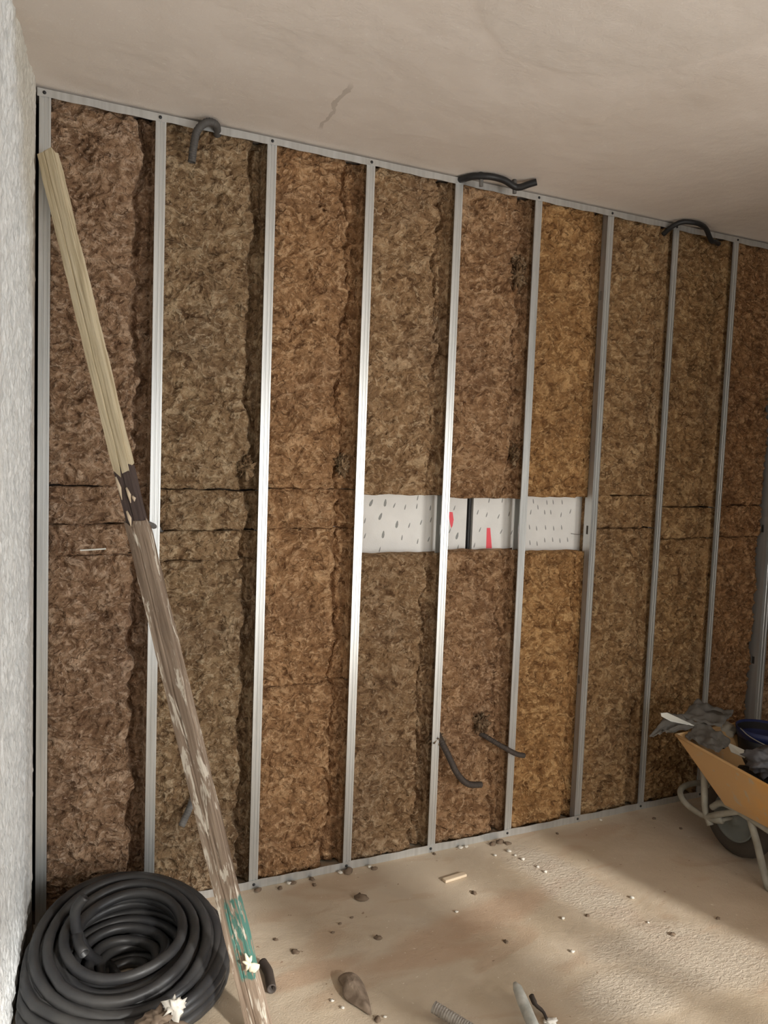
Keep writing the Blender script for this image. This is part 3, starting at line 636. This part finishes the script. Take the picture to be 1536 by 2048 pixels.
tb('axle_bracket', [(3.015, -.43, .16), (3.01, -.47, .165), (3.005, -.505, .178)], .014)
tb('leg', [(2.775, -.655, .25), (2.772, -.70, .16), (2.765, -.76, .03), (2.764, -.79, .014), (2.764, -.86, .014), (2.764, -.93, .04), (2.764, -.98, .25)], .0150)
tb('leg', [(3.045, -.655, .25), (3.05, -.70, .16), (3.06, -.76, .03), (3.06, -.79, .014), (3.06, -.86, .014), (3.06, -.93, .04), (3.06, -.98, .25)], .0150)
# wheel
WE = empty('wheel', (2.895, -.505, .178)); WE.parent = E; WE.location = Vector((2.895, -.505, .178))-E.location
def lathe(name, prof, m_, parent, n=40, xc=2.895, smooth=True):
    vs = []; fs = []; N = len(prof)
    for q in range(n):
        t = 2*math.pi*q/n
        for (x, r) in prof: vs.append((xc+x-2.895, math.cos(t)*r, math.sin(t)*r))
    for q in range(n):
        for j in range(N-1): fs.append((q*N+j, q*N+j+1, ((q+1) % n)*N+j+1, ((q+1) % n)*N+j))
    mm = MB().add(vs, fs); o = mm.build(name, m_, None, smooth); o.parent = parent; return o
lathe('tyre', [(.036, .098), (.046, .120), (.044, .150), (.028, .170), (0, .177), (-.028, .170), (-.044, .150), (-.046, .120), (-.036, .098), (.036, .098)], M_tyre, WE)
lathe('wheel_disc', [(-.052, .0), (-.052, .030), (-.030, .036), (-.022, .080), (-.040, .098), (-.044, .106), (-.030, .106), (.030, .106), (.044, .106), (.040, .098), (.022, .080), (.030, .036), (.052, .030), (.052, 0)], M_rim, WE)
MB().tube([(-.11, 0, 0), (.11, 0, 0)], .008, 10).build('axle', M_tube, None, True).parent = WE

# the load, each thing on its own
def strip(name, pts, w_, t_, m_, label, cat):
    P = [Vector(p) for p in pts]; mm = MB(); vs = []
    for i, p in enumerate(P):
        d = (P[min(i+1, len(P)-1)]-P[max(i-1, 0)]).normalized(); s_ = Vector((.35, -.55, .75)); s_ = (s_-d*s_.dot(d)).normalized()*w_*.5; nn = d.cross(s_).normalized()*t_*.5
        vs += [p-s_-nn, p+s_-nn, p+s_+nn, p-s_+nn]
    fs = [(4*i+j, 4*i+(j+1) % 4, 4*i+4+(j+1) % 4, 4*i+4+j) for i in range(len(P)-1) for j in range(4)]+[(0, 1, 2, 3), tuple(4*(len(P)-1)+q for q in range(4))]
    mm.add(vs, fs); return tag(mm.build(name, m_), label, cat, 'rubbish in the wheelbarrow')
def onX(u, v_, x): d = RV(u, v_); return CAM+d*((x-CAM.x)/d.x)
a = onY(1327, 1434, -.30); b = onX(1437, 1487, 2.86)
mm = MB(); d = (b-a); q1 = a+d*.30
def poly3(P, t_, name, m_, label, cat):
    nrm = (P[1]-P[0]).cross(P[2]-P[0]).normalized()*t_; n = len(P)
    mm = MB().add([p for p in P]+[p+nrm for p in P], [tuple(range(n)), tuple(range(n, 2*n))]+[(q, (q+1) % n, (q+1) % n+n, q+n) for q in range(n)])
    return tag(mm.build(name, m_), label, cat, 'rubbish in the wheelbarrow')
Pst = [onY(1322, 1427, -.30), onY(1335, 1426, -.31), onX(1378, 1446, 2.74), onX(1442, 1480, 2.86), onX(1440, 1483, 2.86), onX(1372, 1449, 2.73), onY(1342, 1443, -.31), onY(1323, 1433, -.30)]
poly3(Pst, .004, 'white_strip', M_white, 'long white plastic strip sticking out over the wheelbarrow nose', 'strip')
Pst = [onX(1454, 1484, 2.82), onX(1500, 1505, 2.84), onX(1489, 1515, 2.80), onX(1462, 1503, 2.78)]
poly3(Pst, .004, 'white_offcut', M_white, 'short white plastic offcut lying in the wheelbarrow beside the grey bag', 'offcut')
def cloth(name, P, nu, nv, m_, label, cat, amp=.010, seed=1):
    # P: four corners; a wrinkled sheet with thickness
    c = [Vector(p) for p in P]; U, Vv = np.meshgrid(np.linspace(0, 1, nu), np.linspace(0, 1, nv)); A = [np.array(p) for p in c]
    S_ = (1-U)[..., None]*(1-Vv)[..., None]*A[0]+U[..., None]*(1-Vv)[..., None]*A[1]+U[..., None]*Vv[..., None]*A[2]+(1-U)[..., None]*Vv[..., None]*A[3]
    nrm = np.array((c[1]-c[0]).cross(c[3]-c[0]).normalized())
    h = amp*(fbm(U*2.5+seed, Vv*1.6, seed, 2)*1.4+(1-np.abs(pn(U*3+seed, Vv*2.2, seed+2)))*.8)
    edge = .007*fbm(U*5, Vv*5+seed, seed+5, 2)
    S_ = S_+h[..., None]*nrm+edge[..., None]*np.array([.3, .2, .9])
    o = grid_mesh(name, S_.reshape(-1, 3), nu, nv, m_, lambda b: b-nrm*.012)
    return tag(o, label, cat, 'rubbish in the wheelbarrow')
cloth('grey_sack', [(2.565, -.265, .500), (2.66, -.30, .525), (2.80, -.36, .555), (2.70, -.24, .585)], 30, 24, M_sack, 'dull grey sack flap hanging over the wheelbarrow nose', 'sack', .012, 2)
cloth('folded_sheet', [(2.685, -.36, .520), (2.70, -.52, .508), (2.82, -.49, .525), (2.82, -.32, .560)], 30, 24, M_sack, 'grey green folded sheet along the left rim of the wheelbarrow', 'sheet', .012, 4)
cloth('crumpled_sack', [(2.74, -.27, .575), (2.84, -.42, .560), (2.98, -.36, .590), (2.90, -.22, .610)], 30, 24, M_sack, 'crumpled dark sack behind the white strip in the wheelbarrow', 'sack', .018, 6)
o = lump('beige_offcut', onX(1450, 1462, 3.0), (.055, .05, .045), M_beige, 7, .4, 1.6, sub=3, flat=-1); tag(o, 'beige lump of plasterboard behind the sacks in the wheelbarrow', 'offcut', 'rubbish in the wheelbarrow')
pb = onX(1532, 1524, 2.80); o = lump('plastic_bag', pb, (.062, .080, .052), M_bag, 8, .5, 2.4, sub=4, flat=-1); tag(o, 'shiny crumpled grey plastic bag bulging over the right part of the wheelbarrow', 'bag', 'rubbish in the wheelbarrow')
o = lump('dark_rubbish', (2.88, -.66, .355), (.12, .24, .07), M_black, 11, .3, 2.4, sub=4, flat=-1); tag(o, 'black rubbish sack filling the bottom of the wheelbarrow', 'sack', 'rubbish in the wheelbarrow')
BX, BY = 3.075, -.45
BK = empty('blue_bucket', (BX, BY, .38)); tag(BK, 'dark blue and black plastic bucket in the wheelbarrow', 'bucket', 'rubbish in the wheelbarrow')
def cyl(z0, z1, r0, r1, t_, n=32):
    mm = MB(); vs = []
    for (r, z) in ((r0, z0), (r1, z1), (r1-t_, z1), (r0-t_, z0+t_)):
        for q in range(n): a_ = 2*math.pi*q/n; vs.append((BX+math.cos(a_)*r, BY+math.sin(a_)*r, z))
    fs = [(j*n+q, j*n+(q+1) % n, (j+1)*n+(q+1) % n, (j+1)*n+q) for j in range(3) for q in range(n)]+[tuple(range(n)), tuple(range(3*n, 4*n))]
    return mm.add(vs, fs)
cyl(.38, .535, .092, .112, .004).build('body', M_black, BK, True)
cyl(.500, .545, .109, .118, .004).build('blue_rim', M_blue, BK, True)
MB().tube(catmull([(BX-.113, BY+.03, .545), (BX-.13, BY-.04, .53), (BX-.10, BY-.12, .51), (BX-.03, BY-.15, .51), (BX+.06, BY-.10, .545)], 8), .0025, 6).build('handle', M_tube, BK, True)
